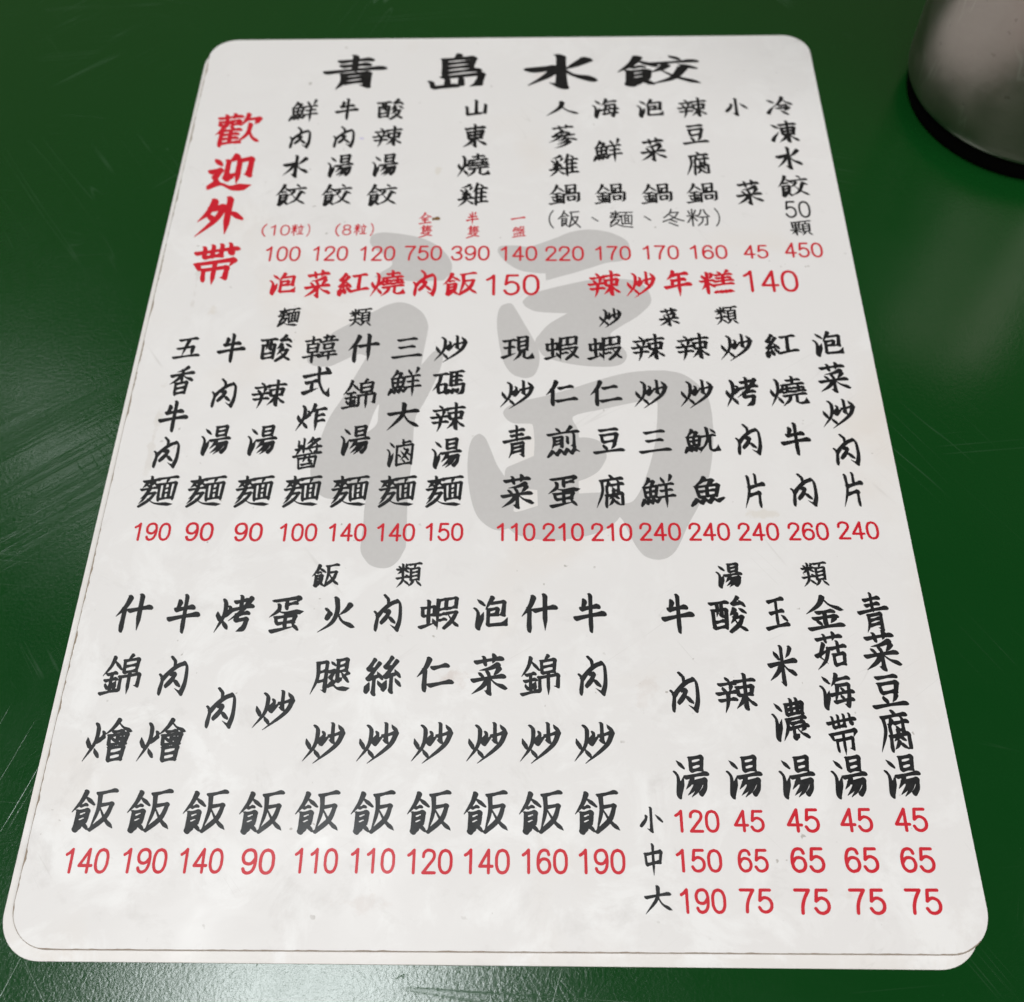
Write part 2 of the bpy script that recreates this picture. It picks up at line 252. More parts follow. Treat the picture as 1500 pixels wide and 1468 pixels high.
# ------------------------------------------------------------------ brush lettering
GLYPHS = '''*HUO=d10,34 24,60;p48,0 58,14 52,50 2,98;z90,24 94,36 60,50;d56,66 78,88
*SHU3=d22,2 78,22;k6,33 30,50 20,90 30,99 80,46
*SHI=p56,0 36,26 0,50;d52,12 96,34;h38,36 66,34;z32,50 78,48 74,76;h36,63 72,62;h36,76 72,75;k32,48 30,96 66,80;d58,76 84,94
*YU=p44,0 32,16 8,32;z36,12 70,12 54,32;v14,34 24,74;z14,34 88,32 78,74;h26,52 78,51;v50,34 50,72;h24,72 78,71;w-4,102 16,80 28,94 42,80 54,94 68,80 82,92 104,82
*JIN=p54,0 38,24 0,48;d52,8 96,34;h28,45 76,43;h20,61 82,59;v52,44 52,90;d24,68 34,82;d80,66 68,82;h4,94 98,90
*YOU=h2,8 98,8;v14,32 18,92;z14,32 90,32 84,96;p38,10 34,54;k64,10 62,52 82,56;h26,71 76,70;h18,91 84,90
*SUAN=z60,0 30,20 82,18;d66,10 90,27;p38,34 10,52;d62,34 92,47;p46,46 12,76;z32,60 78,58 58,80 8,100;q34,64 60,86 102,102
*XIN=d44,0 60,12;h14,20 90,20;d30,28 40,42;p72,26 62,42;h2,46 100,46;h12,66 92,66;p54,46 50,75 34,102
*SHU=h6,18 98,18;z12,36 88,35 80,59;v12,36 20,59;h18,58 82,58;k52,0 52,98 36,84;p48,60 34,76 2,94;q54,60 74,78 102,92
*YANGR=v26,3 28,36;z26,3 80,3 75,35;h28,19 76,19;h28,35 76,35;h0,50 100,48;p32,52 20,66 0,80;k24,65 90,62 84,84 64,99 54,87;p50,66 34,82 6,96;p70,66 52,86 22,102
*MAI=h10,14 90,13;v50,0 50,48;p32,17 8,36;d28,25 44,36;p68,17 54,34;d66,24 88,34;h4,43 96,41;p46,46 6,76;p36,60 2,92;z44,60 82,58 54,82 4,102
*FACE=h0,5 100,4;p52,6 42,26;v8,28 13,95;z8,28 96,27 88,96;v36,30 37,88;v66,30 65,88;h38,48 64,48;h38,66 64,66;h13,89 90,88
*ZHUI=p34,0 20,24 0,42;v24,24 24,100;d54,4 68,18;h24,26 96,25;h26,46 88,45;h26,66 88,65;h24,88 100,87;v60,26 60,88
*XI=p72,0 14,12;d12,20 24,31;d42,18 50,29;p82,14 66,29;z52,30 28,45 68,44 24,59;d62,50 80,60;h2,68 98,66;p50,58 40,78 0,100;q52,70 96,94
*CAO=h0,52 100,46;v32,10 35,92;p70,4 63,86
*YANG=d20,2 36,20;p82,0 64,20;h10,28 92,27;h18,47 84,46;h0,67 100,65;n50,28 50,102
*DONG=h10,15 90,15;v18,32 24,63;z18,32 84,31 76,63;h24,47 78,47;h24,62 78,62;k50,0 50,98 36,86;p46,62 30,80 0,96;q54,62 72,80 102,98
*BING=d4,10 26,26;t4,88 12,72 32,46
*YE=h2,5 98,4;p50,6 42,24;v16,25 18,77;z16,25 84,24 82,77;h20,42 80,41;h20,58 80,58;h18,76 82,75;p36,80 2,102;d62,80 98,102
*MIL=d12,10 28,30;p86,6 68,30;h0,41 100,39;v50,0 50,102;p46,44 2,80;d56,46 96,70
*SIL=z48,0 12,30 46,30;z72,14 10,60 76,53;d60,40 86,62;d16,66 6,98;d42,66 46,90;d66,62 82,82
*SI=z48,0 12,28 50,27;z76,12 12,56 78,49;d66,38 90,58;k48,54 48,100 38,92;d22,66 4,92;d70,64 94,84
*REN=p36,0 24,28 0,54;v23,34 22,100
*CHONG=v12,24 16,54;z12,24 84,23 80,53;h16,53 82,52;v48,0 48,84;t2,92 92,80;d74,66 94,90
*KOU=v4,8 10,94;z4,8 94,7 88,94;h10,86 90,85
*HUO4=w0,98 18,80 30,94 42,80 54,94 66,80 76,92 86,80 100,96
青=h24,15 78,14;h28,30 74,29;h0,46 102,44;v50,0 50,46;p32,57 31,80 20,100;k32,57 76,56 74,98 60,92;h34,70 72,69;h33,83 72,82
島=p54,0 44,10;v27,12 29,66;z27,12 78,12 74,38;h30,25 74,25;h30,38 74,38;h30,52 88,50;k29,65 94,63 88,92 72,98;k6,76 10,93 60,91;v34,72 34,91;v58,72 58,91
水=k50,0 50,98 32,84;p4,40 42,36 30,60 0,88;p90,16 74,30 56,44;q54,44 70,66 104,86
餃=@SHI 0,0,48,100;@JIAO 40,0,100,100
*JIAO=d44,2 60,14;h4,27 96,24;p36,34 24,46 4,56;d62,34 92,48;p70,46 46,80 -6,98;q26,52 54,76 104,102
歡=@CAO 4,0,56,20;@KOU 6,22,26,36;@KOU 34,22,54,36;@ZHUI 0,36,60,102;p72,4 67,24 56,42;k68,22 100,21 90,40;p80,38 75,70 50,100;q79,56 88,82 106,100
迎=d8,10 22,24;z2,44 26,40 14,62 22,74 4,86;q2,90 30,80 60,95 102,92;p58,6 42,20;k40,18 40,68 60,54;k66,20 94,18 92,64 80,60;n66,18 66,84
外=p34,2 22,34 0,58;p28,25 58,22 42,58 0,100;d20,42 40,58;n70,0 70,102;d72,38 102,60
帶=h2,18 98,16;v20,4 22,32;v40,2 40,32;v60,2 60,32;k80,2 82,27 92,24;h22,31 62,30;d8,44 14,60;k10,47 94,45 84,62;v26,64 28,92;k26,64 80,63 78,92 66,88;n50,48 50,104
鮮=@YU 0,2,54,88;@YANG 50,0,100,102
肉=v-2,40 6,54 0,92;k6,52 30,34 60,20 88,16 98,30 99,74 88,102 60,84;p34,-6 46,4 46,24 32,40;z34,40 55,42 44,58 22,74;d48,58 76,77
牛=p32,14 20,36;h20,36 80,35;h0,60 100,58;v52,0 52,102
湯=@SHU3 0,2,34,98;@YANGR 32,0,100,100
酸=@YOU 0,4,50,92;@SUAN 48,0,100,100
辣=@XIN 0,2,54,100;@SHU 48,0,102,100
山=v50,2 50,82;k10,38 13,88 86,83;v90,34 87,88
東=@DONG 0,0,100,100
燒=@HUO 0,6,42,98;h52,12 88,11;v68,0 68,26;h44,27 98,26;h40,40 64,40;v51,32 51,52;h38,53 66,52;h72,40 98,40;v84,32 84,52;h68,53 102,51;h40,66 102,63;p58,66 54,82 34,100;k76,66 76,90 86,96 104,94 103,78
雞=@XI 0,2,56,100;@ZHUI 50,0,102,102
人=p50,4 42,44 0,92;q48,34 66,64 102,92
蔘=@CAO 16,0,84,20;z50,22 36,34 66,32;z30,36 14,49 44,46;z72,36 58,49 90,46;p50,44 30,60 0,74;q50,50 70,62 102,72;p58,58 32,72;p68,68 28,86;p76,78 20,102
鍋=@JIN 0,0,50,102;v58,6 60,48;z58,6 90,6 88,46;z72,26 74,28;v70,26 70,46;h70,26 88,26;h60,48 90,47;v50,50 48,98;k50,52 102,50 100,88 90,98;v64,66 65,86;z64,66 88,66 86,86;h65,85 86,84
海=@SHU3 0,0,32,98;@MEI 28,0,102,100
*MEI=p36,0 24,20 8,34;h28,16 90,15;p34,34 28,60 18,84;k34,34 86,34 82,74 72,100 56,90;h0,60 102,57;d52,42 60,53;d48,64 56,76;h18,83 98,80
泡=@SHU3 0,0,34,98;p54,0 44,18 32,38;k48,20 90,19 86,62 70,60;z42,40 70,39 67,58 44,58;k41,40 40,90 92,92 100,72
菜=@CAO 12,0,88,25;p78,26 22,36;d20,42 32,52;d42,38 50,49;p80,36 64,53;h4,61 94,60;k51,52 51,100 38,92;p48,62 32,80 2,96;q54,62 74,80 104,94
豆=h20,6 80,6;v24,26 30,55;z24,26 80,25 73,55;h30,54 74,53;d32,64 40,82;p72,62 58,84;h0,93 100,92
腐=d46,0 60,10;h16,16 94,15;p20,16 22,52 0,100;p46,24 32,43;v38,37 38,58;h52,34 96,33;k80,24 80,57 66,52;d58,42 67,52;@ROUS 32,58,96,102
*ROUS=v8,16 4,100;k8,18 96,14 96,94 80,102;p46,-8 46,22 20,46;d46,20 72,44;p46,50 18,92;d44,58 74,88
小=k52,0 52,98 32,84;z30,32 26,48 4,72;d72,32 100,62
冷=@BING 0,0,100,100;p66,0 54,26 30,52;q64,10 80,32 104,48;h50,48 78,48;k42,64 86,62 68,80;d54,76 78,102
凍=@BING 0,0,100,100;@DONG 28,0,102,102
顆=@GUO 0,4,52,98;@YE 52,0,102,102
*GUO=v16,2 20,44;z16,2 86,2 80,44;h20,24 82,24;h20,44 82,44;h0,60 100,59;v50,2 50,102;p46,62 2,90;d56,64 98,84
粒=@MIL 0,0,46,102;@LI 50,2,102,98
*LI=d46,0 56,14;h4,22 96,21;v28,36 36,80;p76,34 62,86;h0,94 102,93
全=p50,0 36,28 0,50;q50,6 66,28 102,46;h28,50 74,49;h30,68 70,68;h10,96 94,94;v50,50 50,95
隻=@ZHUI 6,0,94,62;z14,70 80,67 56,87 2,102;q26,72 60,88 104,100
半=d24,6 36,26;p80,4 62,28;h14,38 88,37;h0,62 100,60;n50,0 50,104
一=h0,50 102,48
盤=p26,0 18,10;p12,10 4,54;k12,12 46,12 43,52;h0,32 56,30;d24,18 31,25;d24,38 31,45;p64,2 56,24;k62,5 88,4 88,22;z58,30 92,28 54,56;q62,36 102,56;v12,64 17,94;z12,64 88,63 84,94;v38,64 38,94;v62,64 62,94;h-4,97 104,95
飯=@SHI 0,0,50,100;h56,10 98,6;p61,10 62,50 50,100;z64,40 94,38 82,72 50,100;q66,46 82,76 104,102
麵=@MAI 0,0,54,88;@FACE 48,6,102,82;q24,68 50,86 100,94
冬=p44,0 34,24 6,50;z38,20 78,18 54,50 0,74;q36,34 62,54 102,70;d40,64 66,76;d30,80 70,99
粉=@MIL 0,0,46,102;p66,2 60,26 46,46;q78,2 86,26 102,46;k56,50 92,48 90,92 80,98;p72,50 68,78 48,102
、=d4,4 96,96
紅=@SIL 0,0,48,102;@GONG 46,0,104,100
*GONG=h12,16 90,12;v50,16 46,84;h-6,88 104,80
炒=d2,34 12,60;p24,2 31,16 25,56 -4,94;z47,22 48,32 33,47;d26,66 38,86;k71,0 72,50 62,44;t41,53 68,28;h64,34 98,29;d86,6 99,25;p100,27 82,62 24,104
年=p34,0 24,18 6,30;h28,16 90,14;h28,38 80,37;v28,38 28,60;h0,62 102,59;n56,14 56,104
糕=@MIL 0,2,42,100;d56,0 65,12;p90,-2 78,12;h48,18 100,17;h52,33 96,32;h44,48 104,46;v73,18 73,64;h42,65 104,63;@HUO4 42,76,104,102
類=@MIL 0,0,48,52;h0,62 50,59;p26,52 22,78 0,102;d26,70 50,94;d36,50 48,58;@YE 50,0,102,102
五=h16,8 86,5;p54,8 42,50 32,88;k14,50 76,46 70,88;h0,94 102,92
香=p72,0 24,14;h2,27 98,24;v50,10 50,52;p46,28 30,44 0,58;q54,28 70,42 102,54;v27,60 30,102;z27,60 76,58 71,100;h30,78 71,78;h30,97 72,97
韓=h2,16 48,14;v25,0 25,30;v9,30 12,62;z9,30 43,30 40,62;h12,46 41,46;h12,62 42,62;h-2,80 52,76;v26,62 26,104;h60,8 92,6;p70,0 64,24;v85,8 82,24;h50,25 104,22;v62,36 64,54;z62,36 92,35 88,54;h64,54 90,53;h54,68 98,66;p62,68 58,82;h46,84 104,80;n79,66 79,104
式=h2,26 98,22;d80,2 94,16;k56,0 60,50 80,90 96,102 100,78;h12,50 54,47;v34,50 34,80;t4,86 58,74
炸=@HUO 0,4,48,98;p64,0 56,24 44,42;h58,24 104,21;n71,24 71,104;h71,46 98,44;h71,68 100,66
醬=v34,0 34,46;k14,6 14,24 32,22;h4,34 34,32;p18,33 6,52;p66,0 44,20;z60,8 92,6 50,32;d62,15 71,21;h42,35 100,32;k84,24 84,50 72,48;d56,40 64,46;h-2,57 102,54;v18,66 23,100;z18,66 84,65 80,100;p43,58 35,80;k59,58 59,78 72,78;h32,88 70,87;h23,99 80,98
什=@REN 0,0,100,100;h38,42 102,39;n70,0 70,104
錦=@JIN 0,0,50,102;p76,0 64,12;v56,14 58,46;z56,14 94,13 91,46;h58,30 91,29;h58,46 92,45;v51,56 52,92;k51,57 103,55 101,88 90,84;n75,46 75,106
三=h18,8 82,5;h24,46 76,44;h0,92 102,90
大=h4,36 96,32;p52,0 46,46 0,98;q50,38 68,70 104,96
滷=@SHU3 0,2,30,98;v62,0 62,20;h62,11 90,9;v37,23 38,100;z37,23 101,22 97,100;h38,96 98,95;p82,40 52,80;d52,42 84,80;d64,32 71,39;d45,56 52,65;d82,54 90,62;d62,78 70,88
碼=h2,10 46,8;p24,10 18,44 -2,74;v15,52 18,88;z15,52 42,51 39,88;h18,86 40,85;v58,4 58,62;h58,5 98,3;h58,23 92,22;h58,41 92,40;v77,5 76,60;k58,60 101,57 96,92 80,100;w42,94 54,80 60,90 69,78 76,88 84,76
現=@WANG 0,6,46,86;v54,2 55,62;z54,2 86,2 84,60;h56,22 84,21;h56,41 84,40;h56,60 84,59;p62,62 56,82 36,102;k74,62 74,92 84,98 103,96 103,76
*WANG=h4,8 92,6;h12,46 82,44;v50,8 48,90;t-6,98 98,80
蝦=@CHONG 0,4,48,98;p50,4 48,40 48,104;z50,6 72,4 70,36;h50,37 72,36;h52,55 70,53;h52,73 70,71;z78,4 100,3 98,34;h78,36 98,34;z76,52 101,50 88,78 66,102;q78,58 90,80 106,102
仁=@REN 0,0,100,100;h46,32 90,28;h38,86 104,82
煎=d26,0 38,13;p78,0 60,15;h0,23 102,20;p20,36 20,56 12,78;k20,36 48,35 46,74 38,72;h23,49 46,49;h22,61 46,61;v66,38 66,62;k88,30 88,76 76,72;w-2,106 16,86 28,100 42,84 54,100 66,84 78,100 90,86 104,96
蛋=k14,4 88,2 78,18;v50,6 50,34;h50,20 80,18;p28,18 26,36 0,54;q24,38 50,46 104,48;v20,58 25,78;z20,58 80,57 75,78;h26,78 76,77;v50,48 50,94;t10,100 84,92;d72,82 88,102
片=p26,2 27,50 2,100;v62,0 62,36;h27,38 100,34;h27,62 78,60;v74,60 74,104
魷=@YU 0,2,54,92;h50,34 94,32;p70,0 70,50 44,100;k79,34 78,84 84,94 103,92 103,72;d82,6 94,22
魚=@YU 4,0,96,102
烤=@HUO 0,6,44,98;h54,15 92,13;v72,0 72,36;h44,37 106,32;p102,8 76,42 38,68;h62,54 96,51;k64,56 60,70 94,68 86,94 66,102
燴=@HUO 0,6,44,98;p72,0 60,20 42,36;q70,6 84,22 106,34;h62,30 84,30;v54,39 56,62;z54,39 96,38 92,62;v74,39 74,60;d62,44 67,53;d87,44 82,53;h56,62 94,61;v59,70 61,102;z59,70 92,69 89,102;h61,85 89,84;h61,100 90,99
火=z20,32 30,44 20,62;p88,24 56,54;p46,0 50,40 36,76 -2,100;q52,48 68,76 104,98
腿=p12,6 13,54 -4,102;k12,6 38,5 36,98 24,90;h15,35 37,34;h15,64 37,63;d50,6 60,18;z44,38 62,34 50,58 60,70 44,84;v70,4 70,66;z68,5 96,3 94,40;h70,23 94,22;h70,40 95,39;k70,40 70,70 84,60;p102,48 88,56;d80,42 100,74;q38,86 60,80 76,94 108,96
絲=@SI 0,0,52,102;@SI 50,0,104,102
玉=h14,8 84,4;h20,48 80,45;v50,8 50,92;h0,97 100,93;d70,60 92,78
米=d22,10 36,30;p84,6 64,32;h2,46 100,43;k50,0 50,102 38,94;p46,48 30,68 0,86;q54,48 70,66 100,82
濃=@SHU3 0,2,32,98;v42,12 44,38;z42,12 94,11 91,38;v59,0 59,37;v77,0 77,37;h44,25 92,24;h44,38 93,37;h40,51 98,49;p42,52 42,72 26,102;h54,62 92,60;h46,74 104,71;k60,74 60,100 76,90;p94,76 82,84;q70,74 84,90 108,102
金=p50,0 36,26 0,50;q50,6 68,30 104,50;h30,50 74,49;h20,68 82,66;v50,50 50,94;d28,74 36,86;p76,72 64,86;h6,99 96,95
菇=@CAO 6,0,94,26;p28,28 10,64 38,90;p44,44 30,78 -2,102;t-2,62 52,46;h52,46 104,43;v78,28 77,62;v60,66 62,98;z60,66 98,65 95,98;h62,96 96,95
中=v12,28 17,64;z12,28 90,27 83,64;h17,63 84,62;n50,0 50,104'''
DIGITS = '''0=30,3 46,10 55,30 56,50 55,70 46,90 30,97 14,90 5,70 4,50 5,30 14,10 30,3
1=12,24 24,16 36,3|36,3 36,97
2=5,30 8,14 20,4 32,3 48,9 54,24 50,40 36,58 5,97|5,97 56,97
3=5,22 14,8 30,3 46,8 52,24 46,40 28,47|28,47 48,54 56,72 48,90 30,97 12,92 4,76
4=42,97 42,3|42,3 3,70|3,70 58,70
5=52,3 14,3|14,3 8,48|8,48 20,38 34,36 50,46 56,66 50,86 32,97 14,93 4,78
6=52,22 46,8 32,3 16,10 6,32 4,60 8,82 20,95 32,97 48,90 56,70 50,48 34,40 18,44 5,62
7=4,3 56,3|56,3 38,36 28,66 25,97
8=30,3 46,8 52,24 46,40 30,46 14,40 8,24 14,8 30,3|30,46 50,54 56,72 48,90 30,97 12,90 4,72 10,54 30,46
9=8,80 14,92 28,97 44,90 54,70 56,40 52,16 42,5 28,3 12,10 4,30 10,52 26,60 42,56 55,38
(=36,-8 20,18 14,50 20,82 36,108
)=10,-8 26,18 32,50 26,82 10,108'''
PROF = {'h': [(0, .95), (.12, .82), (.5, .62), (.82, .85), (.95, 1.08), (1, .9)],
        'v': [(0, 1.05), (.15, .85), (.5, .80), (.85, .95), (1, .70)],
        'n': [(0, 1.05), (.2, .85), (.7, .88), (1, .12)],
        'p': [(0, 1.05), (.25, .9), (.65, .62), (1, .12)],
        'q': [(0, .35), (.45, .75), (.78, 1.30), (1, .12)],
        'd': [(0, .25), (.6, 1.12), (1, .75)],
        't': [(0, 1.0), (.3, .82), (1, .12)],
        'z': [(0, .9), (.2, .68), (.5, .85), (.8, .9), (1, .70)],
        'k': [(0, .95), (.15, .78), (.5, .80), (.84, 1.0), (1, .12)],
        'w': [(0, .5), (.1, .95), (.9, .95), (1, .5)]}
GL = {}
for ln in GLYPHS.splitlines():
    k, _, s = ln.partition('=')
    GL[k] = s
def strokes(key):
    out = []
    for s in GL[key].split(';'):
        if s[0] == '@':
            nm, bx = s[1:].split(' '); x0, y0, x1, y1 = map(float, bx.split(','))
            for t, P in strokes('*' + nm):
                out.append((t, [(x0 + x * (x1 - x0) / 100, y0 + y * (y1 - y0) / 100) for x, y in P]))
        else:
            out.append((s[0], [tuple(map(float, q.split(','))) for q in s[1:].split()]))
    return out

def smooth_path(P, corner=50.0):
    """Catmull-Rom through the points, kept sharp where the path turns hard"""
    P = [np.array(p) for p in P]; n = len(P)
    sharp = [True] * n
    for i in range(1, n - 1):
        a, b = P[i] - P[i - 1], P[i + 1] - P[i]
        c = np.dot(a, b) / (np.linalg.norm(a) * np.linalg.norm(b) + 1e-9)
        sharp[i] = math.degrees(math.acos(max(-1, min(1, c)))) > corner
    pts, cor = [], []
    for i in range(n - 1):
        p1, p2 = P[i], P[i + 1]
        m1 = (p2 - p1) if sharp[i] else (P[i + 1] - P[i - 1]) / 2
        m2 = (p2 - p1) if sharp[i + 1] else (P[i + 2] - P[i]) / 2
        k = max(3, int(np.linalg.norm(p2 - p1) / 1.3))
        for j in range(k):
            t = j / k; t2, t3 = t * t, t * t * t
            pts.append((2 * t3 - 3 * t2 + 1) * p1 + (t3 - 2 * t2 + t) * m1 + (-2 * t3 + 3 * t2) * p2 + (t3 - t2) * m2)
            cor.append(j == 0 and 0 < i and sharp[i])
    pts.append(P[-1]); cor.append(False)
    return np.array(pts), cor

LO, HI, N = -18.0, 118.0, 128
STEP = (HI - LO) / (N - 1)
def stamp(F, x, y, r, ratio, ang):
    m = r + 3 * STEP
    i0, i1 = max(0, int((x - m - LO) / STEP)), min(N, int((x + m - LO) / STEP) + 2)
    j0, j1 = max(0, int((y - m - LO) / STEP)), min(N, int((y + m - LO) / STEP) + 2)
    if i1 <= i0 or j1 <= j0: return
    X = (LO + STEP * np.arange(i0, i1))[None, :] - x; Y = (LO + STEP * np.arange(j0, j1))[:, None] - y
    ca, sa = math.cos(ang), math.sin(ang)
    u = X * ca + Y * sa; v = (-X * sa + Y * ca) / ratio
    F[j0:j1, i0:i1] = np.maximum(F[j0:j1, i0:i1], r - np.hypot(u, v))

LIGHT = {'肉': 1.02, '炒': 0.86, '水': 1.05, '火': 0.98, '湯': 0.94, '燒': 0.93, '麵': 0.95, '滷': 0.93, '蔘': 0.76, '飯': 0.88, '餃': 0.90,
         '鮮': 0.86, '鍋': 0.95, '醬': 0.90, '錦': 0.91, '煎': 0.90, '燴': 0.90, '島': 0.84, '青': 0.84, '魚': 0.92, '魷': 0.90, '泡': 0.90, '隻': 0.9, '帶': 0.82, '迎': 0.9}
def brush_field(key, weight=1.0):
    S = strokes(key); n = len(S)
    R0 = weight * min(9.2, max(5.8, 9.9 - 0.20 * n)) * LIGHT.get(key, 1.0)
    F = np.full((N, N), -9.0)
    for t, P in S:
        if len(P) == 2:
            (x0, y0), (x1, y1) = P; L = math.hypot(x1 - x0, y1 - y0)
            if t == 'p' and L > 20: P = [P[0], ((x0 + x1) / 2 + 0.05 * L, (y0 + y1) / 2 + 0.06 * L), P[1]]
            if t == 'q' and L > 20: P = [P[0], ((x0 + x1) / 2 - 0.03 * L, (y0 + y1) / 2 + 0.06 * L), P[1]]
            if t == 'h' and L > 30: P = [P[0], ((x0 + x1) / 2, (y0 + y1) / 2 - 0.012 * L), P[1]]
        P = [(x, y - 0.13 * (x - 50)) for x, y in P]
        head = t in 'vnpk' and math.hypot(P[1][0] - P[0][0], P[1][1] - P[0][1]) > 14
        if head: P = [(P[0][0] - 0.75 * R0, P[0][1] - 0.25 * R0)] + P
        pts, cor = smooth_path(P)
        d = np.concatenate([[0], np.cumsum(np.hypot(*np.diff(pts, axis=0).T))]); L = max(d[-1], 1e-6)
        prof = PROF[t]; xs, ys = zip(*prof)
        rr = R0 * np.interp(d / L, xs, ys)
        if L < 16: rr = rr * 0.85
        if head: rr = rr * np.clip(0.30 + 0.70 * d / (0.9 * R0), 0.3, 1.0)
        if t == 'd': rr = rr * 1.15
        for i, c in enumerate(cor):
            if c and not (head and d[i] < 1.5 * R0): rr[max(0, i - 2):i + 3] *= 1.16
        for (x, y), r in zip(pts, rr): stamp(F, x, y, max(r, 0.9), 0.545, 0.66)
    return F

def mono_field(paths, r):
    F = np.full((N, N), -9.0)
    for P in paths:
        pts, _ = smooth_path(P, 62.0)
        for x, y in pts: stamp(F, x, y, r, 1.0, 0.0)
    return F

def trace(F):
    """zero contour of the ink field -> triangles (units of the 100-box, y down)"""
    V, E = [], []; idx = {}
    S = F > 0
    act = np.argwhere((S[:-1, :-1] != S[1:, :-1]) | (S[:-1, :-1] != S[:-1, 1:]) | (S[:-1, :-1] != S[1:, 1:]))
    def vert(a, b):
        k = (a, b) if a < b else (b, a)
        if k not in idx:
            fa, fb = F[k[0]], F[k[1]]; t = fa / (fa - fb); t = min(0.97, max(0.03, t))
            idx[k] = len(V)
            V.append((LO + STEP * (k[0][1] + t * (k[1][1] - k[0][1])), LO + STEP * (k[0][0] + t * (k[1][0] - k[0][0]))))
        return idx[k]
    for j, i in act:
        c = [(j, i), (j, i + 1), (j + 1, i + 1), (j + 1, i)]
        cr_ = [vert(c[q], c[(q + 1) % 4]) for q in range(4) if S[c[q]] != S[c[(q + 1) % 4]]]
        if len(cr_) == 2: E.append((cr_[0], cr_[1]))
        elif len(cr_) == 4: E.append((cr_[0], cr_[1])); E.append((cr_[2], cr_[3]))
    # chain, then thin out
    nb = {}
    for a, b in E: nb.setdefault(a, []).append(b); nb.setdefault(b, []).append(a)
    seen = set(); loops = []
    for s in nb:
        if s in seen: continue
        lp = [s]; seen.add(s); cur = s
        while True:
            nx = [q for q in nb[cur] if q not in seen]
            if not nx: break
            cur = nx[0]; seen.add(cur); lp.append(cur)
        if len(lp) > 5: loops.append(lp)
    P2, E2 = [], []
    for lp in loops:
        pts = [np.array(V[q]) for q in lp]; keep = [pts[0]]
        for q in range(1, len(pts) - 1):
            a, b, c = keep[-1], pts[q], pts[q + 1]
            ar = abs((b[0] - a[0]) * (c[1] - a[1]) - (b[1] - a[1]) * (c[0] - a[0]))
            if ar > 0.10 * np.linalg.norm(c - a) or np.linalg.norm(b - a) > 7: keep.append(b)
        keep.append(pts[-1])
        if len(keep) < 3: continue
        o = len(P2); P2 += [(float(q[0]), float(q[1])) for q in keep]
        E2 += [(o + q, o + (q + 1) % len(keep)) for q in range(len(keep))]
    ov, _, of, *_ = delaunay_2d_cdt([Vector(q) for q in P2], E2, [], 0, 1e-5)
    T = []
    for f in of:
        x = sum(ov[q][0] for q in f) / len(f); y = sum(ov[q][1] for q in f) / len(f)
        gi, gj = (x - LO) / STEP, (y - LO) / STEP; i, j = int(gi), int(gj)
        if not (0 <= i < N - 1 and 0 <= j < N - 1): continue
        a, b = gi - i, gj - j
        val = F[j, i] * (1 - a) * (1 - b) + F[j, i + 1] * a * (1 - b) + F[j + 1, i] * (1 - a) * b + F[j + 1, i + 1] * a * b
        if val > 0: T.append(list(f))
    return np.array([(q[0], q[1]) for q in ov]), T

DG = {}
for ln in DIGITS.splitlines():
    k, _, s = ln.partition('=')
    DG[k] = [[tuple(map(float, q.split(','))) for q in st.split()] for st in s.split('|')]
CACHE = {}
def shape(key, rad):
    """triangles of one character, normalised to its own ink box (-0.5..0.5)"""
    k = (key, rad)
    if k not in CACHE:
        if key.startswith('D'): F = mono_field([[(x + 20, y) for x, y in P] for P in DG[key[1:]]], rad)
        elif key.endswith('~') or key == '、': F = mono_field([P for _, P in strokes(key.strip('~'))], 12.0 if key == '、' else 3.2 if key == '麵~' else rad)
        else: F = brush_field(key, rad)
        CACHE[k] = trace(F)
    return CACHE[k]

def put(items, rad):
    """items: (char, u, v, w, h) in millimetres on the card -> vertices and faces"""
    V, T = [], []
    for g, u, v, wd, ht in items:
        if g.startswith('#'):
            pitch, blocks = 0, []
            for ch in g[1:]:
                P, t = shape('D' + ch, rad if rad > 2 else 5.6)
                blocks.append((P + np.array([pitch, 0]), t)); pitch += 58 if ch in '()' else 73
        else:
            blocks = [shape(g, rad)]
        allp = np.concatenate([b[0] for b in blocks]); lo, hi = allp.min(0), allp.max(0)
        for P, t in blocks:
            q = (P - (lo + hi) / 2) / (hi - lo)
            x = u + q[:, 0] * wd - CARD_W / 2; y = CARD_H / 2 - (v + q[:, 1] * ht)
            o = len(V); lift = 2e-6 * (len(V) % 7)
            V += [(a * MM, b * MM, lift) for a, b in zip(x, y)]
            for f in t:
                a, b, c = (P[i] for i in f[:3])
                up = (b[0] - a[0]) * (c[1] - a[1]) - (b[1] - a[1]) * (c[0] - a[0])
                f2 = [o + i for i in f]
                T.append(f2 if up < 0 else f2[::-1])
    return V, T

# ------------------------------------------------------------------ the table
tv, tf = slab(1.30, 0.90, 0.03, 0.03, 0.004)
tab = link('tabletop', tv, tf, TABLE, loc=(0.16, 0.10, -0.03)); tab['kind'] = 'structure'

# ------------------------------------------------------------------ the two menu cards
root = bpy.data.objects.new('menu_card', None); COL.objects.link(root); root.empty_display_size = 0.02
root.location = (0, 0, Z_CARD_A + 0.0001)
root['label'] = 'printed white laminated menu card with black and red lettering, lying on the other card'
root['category'] = 'menu'
ZS = Z_TOP - root.location.z                     # printed face in the card's own space
sv, sf = slab(CARD_W * MM, CARD_H * MM, 0.0093, ZS, 0.00012)
link('card_sheet', sv, sf, PAPER, root)
under = bpy.data.objects.new('menu_card', None); COL.objects.link(under); under.empty_display_size = 0.02
under['label'] = 'second white card underneath, only its blank left and bottom margins showing'
under['category'] = 'menu'
uv_, uf = slab(CARD_W * MM, CARD_H * MM, 0.0098, SHEET, 0.00012)
link('card_sheet', uv_, uf, PAPER_B, under)
under.location = (-0.0017, -0.0025, 0.00002); under.rotation_euler = (0, 0, math.radians(-0.16))

